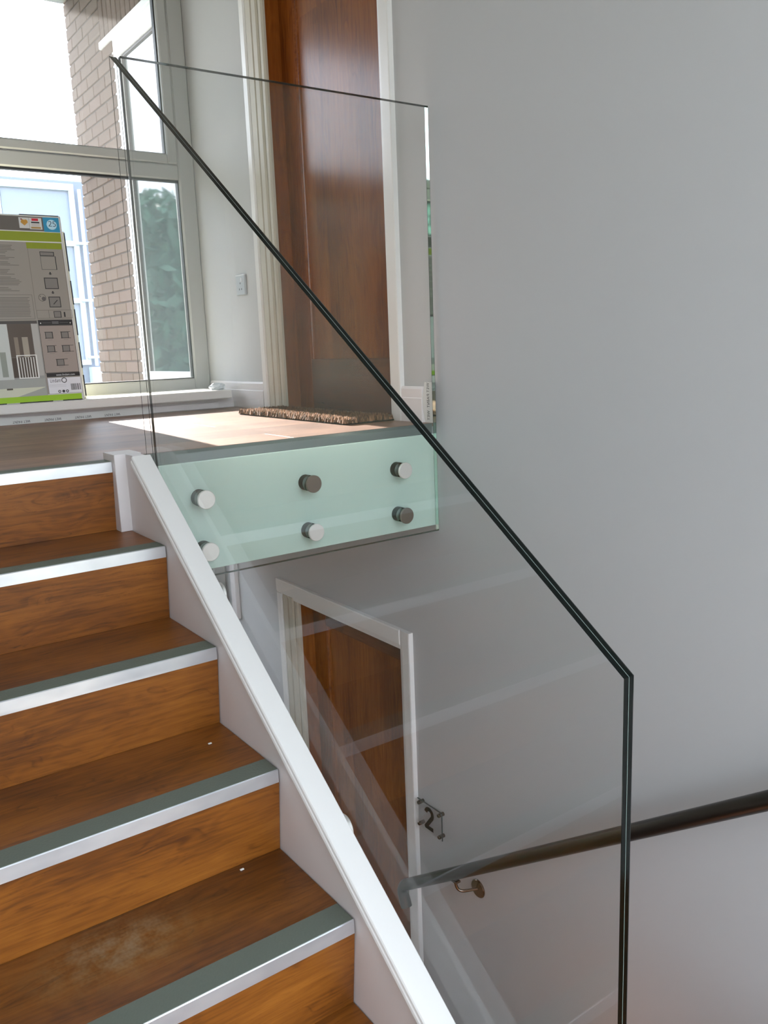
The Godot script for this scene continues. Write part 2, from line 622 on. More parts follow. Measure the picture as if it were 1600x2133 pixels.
# ------------------------------------------------------------------ room shell
func build_shell() -> void:
	# right-hand wall with its two door openings
	var st := st_new()
	var x0 := WALL
	var x1 := WALL + 0.2
	box(st, Vector3(x0, LOW - 0.1, -0.30), Vector3(x1, 2.65, 3.25))
	box(st, Vector3(x0, LOW - 0.1, -2.0), Vector3(x1, 2.65, -1.095))
	box(st, Vector3(x0, 1.99, -1.095), Vector3(x1, 2.65, -0.30))
	box(st, Vector3(x0, LOW + 1.99, -1.095), Vector3(x1, -0.0, -0.30))
	box(st, Vector3(x0 + 0.14, LOW - 0.1, -1.095), Vector3(x1, 2.65, -0.30))
	structure(obj("wall_right", st, M.wall))
	# left-hand wall
	st = st_new()
	box(st, Vector3(-1.30, LOW - 0.1, -2.0), Vector3(-1.10, 2.65, 3.25))
	structure(obj("wall_left", st, M.wall_light))
	# landing wall round the two windows
	st = st_new()
	box(st, Vector3(-1.10, -0.45, -2.0), Vector3(WALL, 0.07, -1.80))
	box(st, Vector3(-1.10, 2.30, -2.0), Vector3(WALL, 2.65, -1.80))
	box(st, Vector3(-1.10, LOW - 0.1, -2.0), Vector3(WALL, LOW + 0.12, -1.80))
	box(st, Vector3(-1.10, 0.07, -2.0), Vector3(-0.60, 2.30, -1.80))
	structure(obj("wall_landing", st, M.wall))
	# wall of the half landing, behind the camera, round its window
	st = st_new()
	box(st, Vector3(-1.10, LOW - 0.1, 3.05), Vector3(WALL, -1.18, 3.25))
	box(st, Vector3(-1.10, 2.48, 3.05), Vector3(WALL, 2.65, 3.25))
	box(st, Vector3(-1.10, -1.18, 3.05), Vector3(-1.03, 2.48, 3.25))
	box(st, Vector3(1.03, -1.18, 3.05), Vector3(WALL, 2.48, 3.25))
	structure(obj("wall_half_landing", st, M.wall_light))
	st = st_new()
	box(st, Vector3(-1.30, 2.55, -2.0), Vector3(x1, 2.70, 3.25))
	structure(obj("ceiling", st, M.ceiling))
	st = st_new()
	box(st, Vector3(-1.10, LOW - 0.12, -1.80), Vector3(WALL, LOW, 3.05))
	structure(obj("floor_lower", st, M.floor))
	# half landing slab
	st = st_new()
	box(st, Vector3(-1.10, HALF - 0.22, 1.79), Vector3(WALL, HALF, 3.05))
	structure(obj("floor_half_landing", st, M.step))
	# landing slab with its planks
	var fl := st_new()
	box(fl, Vector3(-1.10, -0.32, -1.80), Vector3(0.03, -0.012, -0.025))
	box(fl, Vector3(0.03, -0.32, -1.80), Vector3(WALL, -0.012, -0.092))
	var slab := obj("floor", fl, M.ceiling)
	structure(slab)
	var rng := RandomNumberGenerator.new()
	rng.seed = 4
	var tones := []
	for k in 5:
		tones.append(shifted(M.floor, Vector2(0.37 * k, 0.21 * k), 0.93 + 0.035 * k))
	var wide := 0.192
	var z := -0.0865
	var row := 0
	while z > -1.58:
		var zn := maxf(z - wide, -1.585)
		var x := -1.10
		var cut := -1.10 + 0.45 + 0.31 * (row % 3)
		while x < WALL - 0.01:
			var xn := minf(cut, WALL)
			st = st_new()
			box(st, Vector3(x + 0.0001, -0.012, zn + 0.0001), Vector3(xn - 0.0001, 0.0, z - 0.0001), 0.0003)
			obj("plank", st, tones[rng.randi() % 5], slab)
			x = xn
			cut = xn + 1.2
		z = zn
		row += 1
	st = st_new()
	box(st, Vector3(-1.10, -0.012, -0.0865), Vector3(-0.0, 0.0, -0.056), 0.0008)
	obj("plank", st, tones[1], slab)
	# low wall under the sill
	st = st_new()
	box(st, Vector3(-1.10, 0.0, -1.80), Vector3(WALL, 0.045, -1.585))
	structure(obj("trim_1", st, M.satin))
	# skirting strip under the sill
	st = st_new()
	box(st, Vector3(-1.10, 0.0, -1.585), Vector3(0.98, 0.030, -1.566), 0.003)
	structure(obj("baseboard_landing", st, M.satin))
	# window board
	st = st_new()
	box(st, Vector3(-1.10, 0.045, -1.87), Vector3(1.030, 0.085, -1.515), 0.004)
	structure(obj("trim_2", st, M.gloss_white))
	# skirtings on the right-hand wall
	for s in [[-1.84, -1.275], [-0.2415, -0.125]]:
		st = st_new()
		prism_z(st, PackedVector2Array([Vector2(WALL, 0.0), Vector2(WALL - 0.018, 0.0), Vector2(WALL - 0.018, 0.080), Vector2(WALL - 0.0155, 0.083), Vector2(WALL - 0.0155, 0.086), Vector2(WALL - 0.015, 0.112), Vector2(WALL - 0.010, 0.120), Vector2(WALL, 0.120)]), s[0], s[1])
		structure(obj("baseboard_right", st, M.satin))
	# edge of the landing above the open stairwell
	st = st_new()
	box(st, Vector3(0.055, -0.036, -0.092), Vector3(WALL - 0.004, 0.0, -0.0865), 0.001)
	structure(obj("trim_3", st, plain(Color(0.42, 0.45, 0.43), 0.5, 0.3)))
	st = st_new()
	box(st, Vector3(0.030, -0.350, -0.092), Vector3(WALL - 0.004, -0.036, -0.081), 0.001)
	structure(obj("trim_4", st, M.fascia))


# ------------------------------------------------------------------ the stairs
func build_stairs() -> void:
	var root := thing("staircase", "flight of oak-look stairs with bright metal nosings and a white capped stringer", "staircase")
	var rng := RandomNumberGenerator.new()
	rng.seed = 7
	var xl := -1.10
	for k in 8:
		var zf := GOING * k
		var y := -RISE * k
		var back := zf - GOING - 0.030
		if k > 0 and k < 7:
			var base: StandardMaterial3D = M.step_dusty if k == 4 else M.step
			var st := st_new()
			box(st, Vector3(xl, y - 0.022, back), Vector3(-0.0015, y - 0.0006, zf - 0.0555), 0.0006)
			var off := Vector2(0.36, y * -1.3 + 0.05 * k) if k != 4 else Vector2(0.5 + 0.353 * 0.72, 0.0)
			var m := shifted(base, off, 0.94 + 0.04 * rng.randf())
			if k == 4:      # the smear of plaster dust lies about x = -0.36
				m.uv1_offset = Vector3(0.566 + 0.36 * 0.72, -2.4 * (-(0.825)) + 0.47 - 3.0, 0)
			obj("tread", st, m, root)
		# nosing: bright angle with a dark non-slip insert
		var ns := st_new()
		prism_x(ns, PackedVector2Array([Vector2(zf - 0.0555, y), Vector2(zf - 0.0015, y), Vector2(zf, y - 0.0015), Vector2(zf, y - 0.0273), Vector2(zf - 0.004, y - 0.0273), Vector2(zf - 0.004, y - 0.004), Vector2(zf - 0.0555, y - 0.004)]), xl, -0.003 if k > 0 else -0.030)
		var nose := obj("nosing", ns, M.aluminium, root)
		var ins := st_new()
		box(ins, Vector3(xl, y - 0.0005, zf - 0.0550), Vector3(-0.003 if k > 0 else -0.030, y + 0.0008, zf - 0.0022), 0.0005)
		obj("insert", ins, M.insert, nose)
		if k < 7:           # raked riser, its foot set back
			var rs := st_new()
			var yb := y - RISE
			var foot := zf - 0.0185
			var head := zf - 0.0022
			var xr := -0.0015 if k > 0 else -0.029
			var n := Vector3(0, -(head - foot), y - 0.027 - yb).normalized()
			var off := Vector2(rng.randf(), rng.randf())
			poly(rs, [Vector3(xl, yb, foot), Vector3(xr, yb, foot), Vector3(xr, y - 0.027, head), Vector3(xl, y - 0.027, head)], n, Vector3.RIGHT, off)
			poly(rs, [Vector3(xl, yb, foot - 0.012), Vector3(xr, yb, foot - 0.012), Vector3(xr, y - 0.004, head - 0.012), Vector3(xl, y - 0.004, head - 0.012)], -n, Vector3.RIGHT, off)
			poly(rs, [Vector3(xr, yb, foot), Vector3(xr, y - 0.027, head), Vector3(xr, y - 0.004, head - 0.012), Vector3(xr, yb, foot - 0.012)], Vector3.RIGHT, Vector3.UP, off)
			obj("riser", rs, shifted(M.step, off, 0.97 + 0.05 * rng.randf()), root)
	# stringer board between the treads and the glass
	var line := func(z: float, h: float): return Vector2(z, -SLOPE * z + h)
	var st2 := st_new()
	prism_x(st2, PackedVector2Array([Vector2(-0.06, 0.0), Vector2(0.0, 0.0), Vector2(0.021, 0.0175), Vector2(0.089, 0.0175), line.call(0.0895, 0.066), line.call(1.95, 0.066), Vector2(1.95, HALF - 0.2), line.call(1.75, -0.32), Vector2(-0.06, -0.32)]), 0.0, 0.030)
	var stringer := obj("stringer", st2, M.satin, root)
	# capping with its small bead
	st2 = st_new()
	for s in [0]:
		var a := -0.0
		var zs := 0.089
		var ze := 1.95
		var sect := [Vector2(-0.0060, 0.0808), Vector2(-0.0080, 0.0780), Vector2(-0.0090, 0.0732), Vector2(-0.0087, 0.0722), Vector2(-0.0106, 0.0695), Vector2(-0.0117, 0.0645), Vector2(-0.0112, 0.0600), Vector2(-0.0092, 0.0575), Vector2(-0.0005, 0.0570), Vector2(0.041, 0.0570), Vector2(0.041, 0.0800), Vector2(0.0395, 0.0815), Vector2(-0.0045, 0.0815)]
		var f2 := func(v: Vector2, z: float): return Vector3(v.x, v.y - SLOPE * z, z)
		for i in sect.size():
			var p: Vector2 = sect[i]
			var q: Vector2 = sect[(i + 1) % sect.size()]
			var d := Vector3(0, -SLOPE, 1).normalized()
			var e := Vector3(q.x - p.x, q.y - p.y, 0)
			var n := e.cross(d).normalized()
			var mid := Vector3((p.x + q.x) / 2 - 0.016, (p.y + q.y) / 2 - 0.0700, 0)
			if n.dot(mid) < 0:
				n = -n
			var f := func(v: Vector2, z: float): return Vector3(v.x, v.y - SLOPE * z, z)
			poly(st2, [f.call(p, zs), f.call(q, zs), f.call(q, ze), f.call(p, ze)], n)
		for z in [zs, ze]:
			poly(st2, sect.map(func(v): return f2.call(v, z)), Vector3(0, 0, 1 if z > 1 else -1))
	obj("capping", st2, M.gloss_white, root)
	# newel block at the head of the flight
	st2 = st_new()
	prism_y(st2, PackedVector2Array([Vector2(-0.029, -0.068), Vector2(-0.029, 0.020), Vector2(-0.0275, 0.0215), Vector2(0.039, 0.0215), Vector2(0.041, 0.020), Vector2(0.041, -0.068)]), -RISE - 0.0, 0.018)
	obj("newel", st2, M.satin, root)
	# soffit under the flight
	st2 = st_new()
	prism_x(st2, PackedVector2Array([line.call(-0.02, -0.30), line.call(1.75, -0.30), line.call(1.75, -0.32), line.call(-0.02, -0.32)]), xl, 0.0)
	obj("soffit", st2, M.ceiling, root)
	# glass on the flight
	var g := thing("sloping_glass_panel", "laminated glass balustrade with a slanting dark green top edge beside the stairs", "balustrade")
	var gx := 0.0474
	var t := 0.0175
	var top := func(z: float): return 0.947 - (z - 0.042) * 0.7085
	var low := func(z: float): return -SLOPE * z - 0.17
	glass_panel(g, PackedVector2Array([Vector2(0.042, -0.20), Vector2(0.042, top.call(0.042)), Vector2(1.546, top.call(1.546)), Vector2(1.546, low.call(1.546))]), Vector3(gx, 0, 0), Vector3(0, 0, 1), Vector3(0, 1, 0), Vector3(1, 0, 0), t, [1, 0, 0, 0])
	for p in [[0.379, -0.285], [0.875, -0.640], [1.371, -0.995]]:
		standoff(g, Vector3(gx, p[1], p[0]), Vector3(1, 0, 0), gx - 0.030, t)
	# glass on the landing edge
	g = thing("landing_glass_panel", "upright glass balustrade fixed to the landing edge with six steel buttons", "balustrade")
	glass_panel(g, PackedVector2Array([Vector2(0.104, -0.360), Vector2(1.059, -0.360), Vector2(1.059, 0.978), Vector2(0.104, 0.978)]), Vector3(0, 0, -0.0556), Vector3(1, 0, 0), Vector3(0, 1, 0), Vector3(0, 0, 1), t, [0, 2, 0, 0])
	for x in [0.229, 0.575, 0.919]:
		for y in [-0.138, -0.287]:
			standoff(g, Vector3(x, y, -0.0556), Vector3(0, 0, 1), 0.0254, t, 0.0265, M.steel_dark_reflection if (x > 0.5 and x < 0.6) == (y > -0.2) and x > 0.5 else M.steel)


# ------------------------------------------------------------------ lower flight, handrail, lower storey
func build_lower() -> void:
	var root := thing("lower_staircase", "lower flight of stairs running down beside the grey wall below the handrail", "staircase")
	var rise := (HALF - LOW) / 9.0
	for k in range(1, 9):
		var zf := 1.79 - GOING * k
		var y := HALF - rise * k
		var st := st_new()
		box(st, Vector3(0.10, y - 0.03, zf), Vector3(WALL - 0.03, y, zf + GOING + 0.02), 0.002)
		obj("tread", st, M.step, root)
		st = st_new()
		box(st, Vector3(0.10, y - rise, zf + 0.012), Vector3(WALL - 0.03, y - 0.03, zf + 0.03), 0.0)
		obj("riser", st, M.step, root)
		st = st_new()
		box(st, Vector3(0.10, y - 0.027, zf - 0.003), Vector3(WALL - 0.03, y + 0.002, zf + 0.055), 0.001)
		obj("nosing", st, M.aluminium, root)
	# handrail on the right-hand wall
	var rail := thing("handrail", "dark brushed metal wall handrail sloping down along the grey wall", "handrail")
	var hx := 1.02
	var hy := func(z: float): return -1.0655 - (0.798 - z) * 0.703
	var path := bend([Vector3(hx, hy.call(1.72), 1.72), Vector3(hx, hy.call(-0.285), -0.285), Vector3(hx - 0.0, hy.call(-0.285) - 0.075, -0.255)], 0.045, 10)
	var st := st_new()
	tube(st, path, 0.0225, 24)
	obj("rail", st, M.rail, rail)
	for z in [0.045, 1.35]:
		var y: float = hy.call(z)
		st = st_new()
		lathe(st, [Vector2(0, 0.006), Vector2(0.031, 0.006), Vector2(0.034, 0.003), Vector2(0.034, 0.0), Vector2(0, 0.0)], Vector3(WALL, y - 0.058, z + 0.055), Vector3(-1, 0, 0))
		var rose := obj("bracket_rose", st, M.bracket, rail)
		st = st_new()
		tube(st, bend([Vector3(WALL - 0.004, y - 0.058, z + 0.055), Vector3(hx + 0.004, y - 0.070, z + 0.012), Vector3(hx, y - 0.018, z)], 0.028, 10), 0.0055, 12)
		obj("bracket_arm", st, M.bracket, rose)
		st = st_new()
		box(st, Vector3(hx - 0.012, y - 0.030, z - 0.022), Vector3(hx + 0.012, y - 0.0215, z + 0.022), 0.002)
		obj("bracket_saddle", st, M.bracket, rose)
	# door number plate on four pins
	var sign := thing("number_plate", "clear acrylic door number plate reading 2 on four metal pins", "sign", Vector3(WALL, -1.4925, -0.149))
	st = st_new()
	for k in [-0.016, -0.020]:
		poly(st, [Vector3(k, -0.057, -0.073), Vector3(k, -0.057, 0.073), Vector3(k, 0.057, 0.073), Vector3(k, 0.057, -0.073)], Vector3(1 if k > -0.018 else -1, 0, 0))
	obj("plate", st, M.acrylic, sign)
	st = st_new()
	box(st, Vector3(-0.0202, 0.056, -0.0735), Vector3(-0.0158, 0.0575, 0.0735))
	box(st, Vector3(-0.0202, -0.056, 0.072), Vector3(-0.0158, 0.056, 0.0735))
	obj("plate_edge", st, plain(Color(0.25, 0.28, 0.28), 0.2), sign)
	for y in [-0.044, 0.044]:
		for z in [-0.060, 0.060]:
			st = st_new()
			lathe(st, [Vector2(0, 0.027), Vector2(0.006, 0.027), Vector2(0.0075, 0.025), Vector2(0.0075, 0.0), Vector2(0, 0)], Vector3(0, y, z), Vector3(-1, 0, 0), 16)
			obj("pin", st, M.bracket, sign)
	var pen := PackedVector2Array()
	for k in 15:
		var a := deg_to_rad(172.0 - 216.0 * k / 14.0)
		pen.append(Vector2(0.0195 * cos(a), 0.0215 + 0.0195 * sin(a)))
	pen.append(Vector2(-0.0205, -0.0365))
	pen.append(Vector2(0.0225, -0.0365))
	st = st_new()
	for stroke in Geometry2D.offset_polyline(pen, 0.0080, Geometry2D.JOIN_MITER, Geometry2D.END_BUTT):
		var zy := PackedVector2Array()
		for q in stroke:
			zy.append(Vector2(q.x, q.y))
		prism_x(st, zy, -0.0212, -0.0203)
	obj("numeral", st, M.black, sign)
	# pale trunking in the far corner of the lower storey
	st = st_new()
	box(st, Vector3(WALL - 0.022, -1.10, -1.775), Vector3(WALL, -0.40, -1.715), 0.004)
	tag(obj("cable_trunking", st, M.satin), "short pale trunking on the wall below the landing, beyond the lower door", "trunking")


# ------------------------------------------------------------------ small things on the landing
func build_landing_things() -> void:
	# coir mat
	var mat := thing("doormat", "brown bristly doormat lying at the foot of the upper door", "doormat", Vector3(0.965, 0, -0.69))
	var st := st_new()
	box(st, Vector3(-0.105, 0.0, -0.41), Vector3(0.10, 0.006, 0.41), 0.002)
	obj("backing", st, plain(Color(0.16, 0.10, 0.07), 0.9), mat)
	var rng := RandomNumberGenerator.new()
	rng.seed = 99
	var tuft := st_new()
	for i in 6:
		var a := TAU * i / 6.0
		var b := TAU * (i + 1) / 6.0
		tri_n(tuft, [Vector3(cos(a) * 0.003, 0, sin(a) * 0.003), Vector3(cos(b) * 0.003, 0, sin(b) * 0.003), Vector3(0.0012, 0.009, 0.0006)], [Vector3(cos(a), 0.3, sin(a)), Vector3(cos(b), 0.3, sin(b)), Vector3.UP])
	var mm := MultiMesh.new()
	mm.transform_format = MultiMesh.TRANSFORM_3D
	mm.use_colors = true
	mm.mesh = tuft.commit()
	mm.instance_count = 6500
	for i in 6500:
		var tr := Transform3D(Basis(Vector3.UP, rng.randf() * TAU).scaled(Vector3.ONE * (1.2 + 1.3 * rng.randf())), Vector3(-0.103 + 0.201 * rng.randf(), 0.005, -0.408 + 0.816 * rng.randf()))
		mm.set_instance_transform(i, tr)
		var s := 0.35 + 1.3 * rng.randf()
		mm.set_instance_color(i, Color(0.22 * s, 0.115 * s, 0.062 * s))
	var pile := MultiMeshInstance3D.new()
	pile.multimesh = mm
	var pm := plain(Color.WHITE, 0.9)
	pm.vertex_color_use_as_albedo = true
	pile.material_override = pm
	pile.name = "pile"
	pile.set_meta("kind", "stuff")
	mat.add_child(pile)
	# single switched socket
	var so := thing("socket_outlet", "white single switched socket on the wall between window and door", "socket", Vector3(WALL, 0.552, -1.442))
	st = st_new()
	box(st, Vector3(-0.011, -0.044, -0.044), Vector3(0, 0.044, 0.044), 0.003)
	obj("plate", st, M.plate, so)
	st = st_new()
	box(st, Vector3(-0.016, 0.012, 0.012), Vector3(-0.010, 0.032, 0.024), 0.002)
	obj("rocker_switch", st, M.upvc_out, so)
	for p in [[0.0, 0.008, 0.004, 0.008], [-0.011, -0.018, 0.006, 0.004], [0.011, -0.018, 0.006, 0.004]]:
		st = st_new()
		box(st, Vector3(-0.0114, p[1] - 0.004, p[0] - 0.003), Vector3(-0.0105, p[1] + 0.004, p[0] + 0.003))
		obj("pin_slot", st, M.black, so)
	st = st_new()
	box(st, Vector3(-0.012, 0.040, -0.044), Vector3(-0.001, 0.047, 0.044), 0.002)
	obj("top_strip", st, M.upvc_out, so)
	# tape along the strip under the sill, printed upside down
	var tape := thing("paint_tape", "wet paint warning tape stuck along the skirting below the window sill", "tape", Vector3(-0.25, 0.016, -1.5652))
	st = st_new()
	var n := 26
	for i in n:
		var xa := 0.9 * i / n
		var xb := 0.9 * (i + 1) / n
		var ya := 0.014 + 0.003 * sin(xa * 9.0)
		var yb := 0.014 + 0.003 * sin(xb * 9.0)
		poly(st, [Vector3(xa, -0.0155, 0.006), Vector3(xb, -0.0155, 0.006), Vector3(xb, yb, 0.0), Vector3(xa, ya, 0.0)], Vector3(0, 0.2, 1).normalized())
		poly(st, [Vector3(xa, -0.0155, 0.0055), Vector3(xb, -0.0155, 0.0055), Vector3(xb, yb, -0.0005), Vector3(xa, ya, -0.0005)], Vector3(0, -0.2, -1).normalized())
	obj("strip", st, M.paper, tape)
	for i in 6:
		lettering("WET PAINT", 0.010, M.ink, tape, Transform3D(Basis(Vector3.RIGHT, -0.2) * Basis(Vector3.BACK, PI), Vector3(0.10 + 0.125 * i, -0.006, 0.0047)))
	# loose tape end standing against the wall at the edge of the landing, seen from its back
	tape = thing("paint_tape", "upright wet paint tape end against the wall at the landing edge", "tape", Vector3(WALL - 0.004, 0.0, -0.088))
	st = st_new()
	for i in 8:
		var ya := 0.0 + 0.135 * i / 8.0
		var yb := 0.0 + 0.135 * (i + 1) / 8.0
		var xa := -0.010 * sin(ya * 24.0)
		var xb := -0.010 * sin(yb * 24.0)
		for s in [1.0, -1.0]:
			poly(st, [Vector3(xa + 0.0002 * s, ya, -0.036), Vector3(xb + 0.0002 * s, yb, -0.036), Vector3(xb - 0.004 + 0.0002 * s, yb, 0.026), Vector3(xa - 0.004 + 0.0002 * s, ya, 0.026)], Vector3(s, 0, 0.06 * s).normalized())
	obj("strip", st, M.paper, tape)
	for p in [["WET", 0.118], ["PAINT", 0.075], ["WET", 0.026]]:
		var b := Basis(Vector3.UP, -PI / 2) * Basis(Vector3.BACK, -PI / 2) * Basis.from_scale(Vector3(1, -1, 1))
		lettering(p[0], 0.012, M.ink, tape, Transform3D(b, Vector3(-0.0155, p[1], 0.002)))
	# crumpled film on the window board
	var cr := st_new()
	var nz := FastNoiseLite.new()
	nz.seed = 3
	nz.frequency = 90.0
	var sph := SphereMesh.new()
	sph.radial_segments = 28
	sph.rings = 14
	var ar := sph.get_mesh_arrays()
	var vs: PackedVector3Array = ar[Mesh.ARRAY_VERTEX]
	var ix: PackedInt32Array = ar[Mesh.ARRAY_INDEX]
	for i in ix:
		var v := vs[i].normalized()
		var r := 1.0 + 0.35 * nz.get_noise_3d(v.x * 0.02, v.y * 0.02, v.z * 0.02)
		cr.set_smooth_group(-1)
		cr.add_vertex(Vector3(v.x * 0.036 * r, 0.012 + maxf(v.y * 0.020 * r, -0.012), v.z * 0.030 * r))
	cr.generate_normals()
	var film := obj("crumpled_film", cr, plain(Color(0.85, 0.87, 0.88), 0.2))
	film.position = Vector3(0.995, 0.0852, -1.60)
	tag(film, "crumpled clear plastic film lying at the right end of the window sill", "plastic film")
	# flakes of paint on the treads
	for f in [[-0.062, -0.54, 0.572, "white paint flake lying on the tread below the third nosing"], [-0.094, -0.72, 0.760, "tiny white paint flake near the riser above the dusty tread"]]:
		st = st_new()
		box(st, Vector3(-0.004, 0, -0.0025), Vector3(0.004, 0.002, 0.0025), 0.0008)
		var o := obj("paint_flake", st, M.paper)
		o.position = Vector3(f[0], f[1] - 0.0006, f[2])
		tag(o, f[3], "paint flake")


# ------------------------------------------------------------------ cartons by the window
func px(im: Image, d0: float, y0: float, d1: float, y1: float, c: Color) -> void:   # d: distance from the right edge, y from the top, in units of 0.75 mm
	var k := 0.515
	var x0 := int(1040 - d0 * k)
	var x1 := int(1040 - d1 * k)
	im.fill_rect(Rect2i(x0, int((y0 - 90) * k), maxi(1, x1 - x0), maxi(1, int((y1 - y0) * k))), c)


func outline_px(im: Image, d0: float, y0: float, d1: float, y1: float, w: float, c: Color) -> void:
	px(im, d0, y0, d1, y0 + w, c)
	px(im, d0, y1 - w, d1, y1, c)
	px(im, d0, y0, d0 - w, y1, c)
	px(im, d1 + w, y0, d1, y1, c)


func disc_px(im: Image, d: float, y: float, r: float, c: Color, hole := 0.0) -> void:
	var k := 0.515
	var cx := 1040 - d * k
	var cy := (y - 90) * k
	for j in range(int(cy - r * k), int(cy + r * k) + 1):
		for i in range(int(cx - r * k), int(cx + r * k) + 1):
			var q := Vector2(i - cx, j - cy).length() / k
			if q <= r and q >= hole and i >= 0 and j >= 0 and i < 1040 and j < 1000:
				im.set_pixel(i, j, c)


func carton_print() -> Image:
	var im := Image.create(1040, 1000, false, Image.FORMAT_RGB8)
	var paper := Color(0.60, 0.575, 0.535)
	var white := Color(0.84, 0.84, 0.82)
	var ink := Color(0.10, 0.09, 0.09)
	var olive := Color(0.55, 0.60, 0.03)
	im.fill(white)
	px(im, 2020, 98, 12, 246, Color(0.40, 0.375, 0.345))
	px(im, 422, 110, 322, 222, white)
	disc_px(im, 384, 150, 20, Color(0.75, 0.55, 0.18))
	disc_px(im, 356, 150, 20, Color(0.75, 0.55, 0.18))
	for j in 34:
		var w := 38.0 * (1.0 - j / 34.0)
		px(im, 370 + w, 158 + j, 370 - w, 160 + j, Color(0.75, 0.55, 0.18))
	px(im, 404, 124, 388, 134, Color(0.5, 0.05, 0.1))
	px(im, 320, 110, 194, 230, white)
	px(im, 292, 116, 226, 142, Color(0.80, 0.08, 0.18))
	px(im, 300, 152, 216, 166, ink)
	for j in 3:
		px(im, 300, 174 + j * 9, 216, 177 + j * 9, Color(0.6, 0.45, 0.35))
	px(im, 306, 204, 206, 222, Color(0.70, 0.55, 0.30))
	px(im, 178, 98, 12, 250, Color(0.16, 0.58, 0.74))
	disc_px(im, 94, 172, 52, Color(0.75, 0.9, 0.95))
	px(im, 2020, 256, 12, 352, olive)
	px(im, 2020, 362, 12, 1962, paper)
	px(im, 382, 366, 20, 430, olive)
	for j in 3:
		px(im, 320, 378 + j * 16, 180, 382 + j * 16, Color(0.50, 0.56, 0.05))
	px(im, 376, 430, 372, 1066, Color(0.45, 0.42, 0.40))
	px(im, 20, 430, 16, 1066, Color(0.45, 0.42, 0.40))
	# assembly drawings
	var hatch := Color(0.50, 0.48, 0.46)
	px(im, 250, 458, 116, 502, hatch)
	outline_px(im, 258, 458, 110, 504, 7, ink)
	outline_px(im, 258, 504, 98, 646, 4, Color(0.3, 0.3, 0.3))
	px(im, 106, 504, 98, 646, ink)
	px(im, 246, 735, 112, 845, hatch)
	outline_px(im, 250, 730, 108, 848, 8, ink)
	px(im, 230, 930, 110, 1040, hatch)
	outline_px(im, 230, 930, 108, 1042, 8, ink)
	for j in 30:
		px(im, 186 - j * 1.4, 1005 - j * 1.4, 180 - j * 1.4, 1012 - j * 1.4, ink)
	for y in [672, 872]:
		px(im, 184, y, 170, y + 14, ink)
		px(im, 192, y + 14, 162, y + 20, ink)
		px(im, 186, y + 20, 168, y + 27, ink)
	disc_px(im, 296, 938, 38, ink)
	disc_px(im, 296, 938, 35, paper)
	disc_px(im, 280, 950, 22, Color(0.35, 0.33, 0.32))
	px(im, 316, 922, 310, 932, ink)
	outline_px(im, 374, 1070, 4, 1160, 4, Color(0.42, 0.40, 0.38))
	px(im, 250, 1070, 246, 1160, Color(0.42, 0.40, 0.38))
	px(im, 196, 1086, 122, 1150, hatch)
	outline_px(im, 198, 1083, 120, 1152, 7, ink)
	px(im, 92, 1092, 76, 1146, ink)
	px(im, 372, 1175, 14, 1232, ink)
	disc_px(im, 350, 1206, 7, white)
	disc_px(im, 40, 1206, 7, white)
	px(im, 330, 1204, 60, 1207, Color(0.6, 0.6, 0.6))
	px(im, 240, 1196, 150, 1216, ink)
	for j in 2:
		px(im, 230, 1194 + j * 14, 160, 1200 + j * 14, Color(0.55, 0.55, 0.55))
	px(im, 372, 1232, 14, 1738, Color(0.64, 0.59, 0.555))
	outline_px(im, 372, 1232, 14, 1738, 5, ink)
	for q in [[318, 1300, 0], [152, 1300, 1], [316, 1446, 1], [158, 1446, 2], [238, 1592, 2]]:
		px(im, q[0], q[1], q[0] - 78, q[1] + 70, hatch)
		outline_px(im, q[0], q[1], q[0] - 80, q[1] + 72, 7, ink)
		for e in [q[1], q[1] + 66]:
			px(im, q[0] + 6, e, q[0] - 80 - 20.0 * q[2], e + 4, ink)
		px(im, q[0] - 20, q[1] + 84, q[0] - 70, q[1] + 88, Color(0.5, 0.48, 0.46))
	px(im, 360, 1740, 10, 1782, ink)
	px(im, 360, 1790, 8, 1962, Color(0.92, 0.92, 0.94))
	outline_px(im, 360, 1790, 8, 1962, 3, Color(0.6, 0.6, 0.62))
	disc_px(im, 188, 1818, 28, ink, 21.0)
	for j in 3:
		px(im, 350, 1862 + j * 12, 170, 1865 + j * 12, Color(0.75, 0.75, 0.78))
	var rng := RandomNumberGenerator.new()
	rng.seed = 12
	var d := 122.0
	while d > 20.0:
		var w := 3.0 + 4.0 * rng.randf()
		px(im, d, 1862, d - w, 1930, ink)
		d -= w + 3.0 + 4.0 * rng.randf()
	for q in [[250, 1936], [208, 1936], [168, 1936]]:
		disc_px(im, q[0], q[1], 15, ink, 8.0)
	disc_px(im, 208, 1936, 9, ink)
	# columns of small print on the left
	for j in 31:
		var y := 400 + j * 15.5
		if j in [6, 10, 14, 15, 20, 27]:
			continue
		px(im, 1500, y, 470 + 150.0 * rng.randf(), y + 6, Color(0.42, 0.40, 0.38))
	outline_px(im, 1500, 908, 396, 1164, 4, Color(0.42, 0.40, 0.38))
	for j in 14:
		px(im, 1490, 936 + j * 15, 424 + 20.0 * rng.randf(), 942 + j * 15, Color(0.42, 0.40, 0.38))
	# picture of a stair gate in a doorway
	px(im, 1500, 1180, 376, 1990, Color(0.62, 0.62, 0.60))
	px(im, 1500, 1180, 384, 1212, Color(0.30, 0.28, 0.26))
	px(im, 1500, 1212, 690, 1790, Color(0.80, 0.82, 0.80))
	px(im, 690, 1212, 450, 1560, Color(0.36, 0.31, 0.27))
	px(im, 640, 1350, 600, 1560, Color(0.55, 0.50, 0.44))
	px(im, 560, 1350, 500, 1560, Color(0.66, 0.62, 0.56))
	px(im, 450, 1212, 384, 1760, Color(0.72, 0.71, 0.69))
	px(im, 690, 1560, 450, 1770, Color(0.30, 0.25, 0.20))
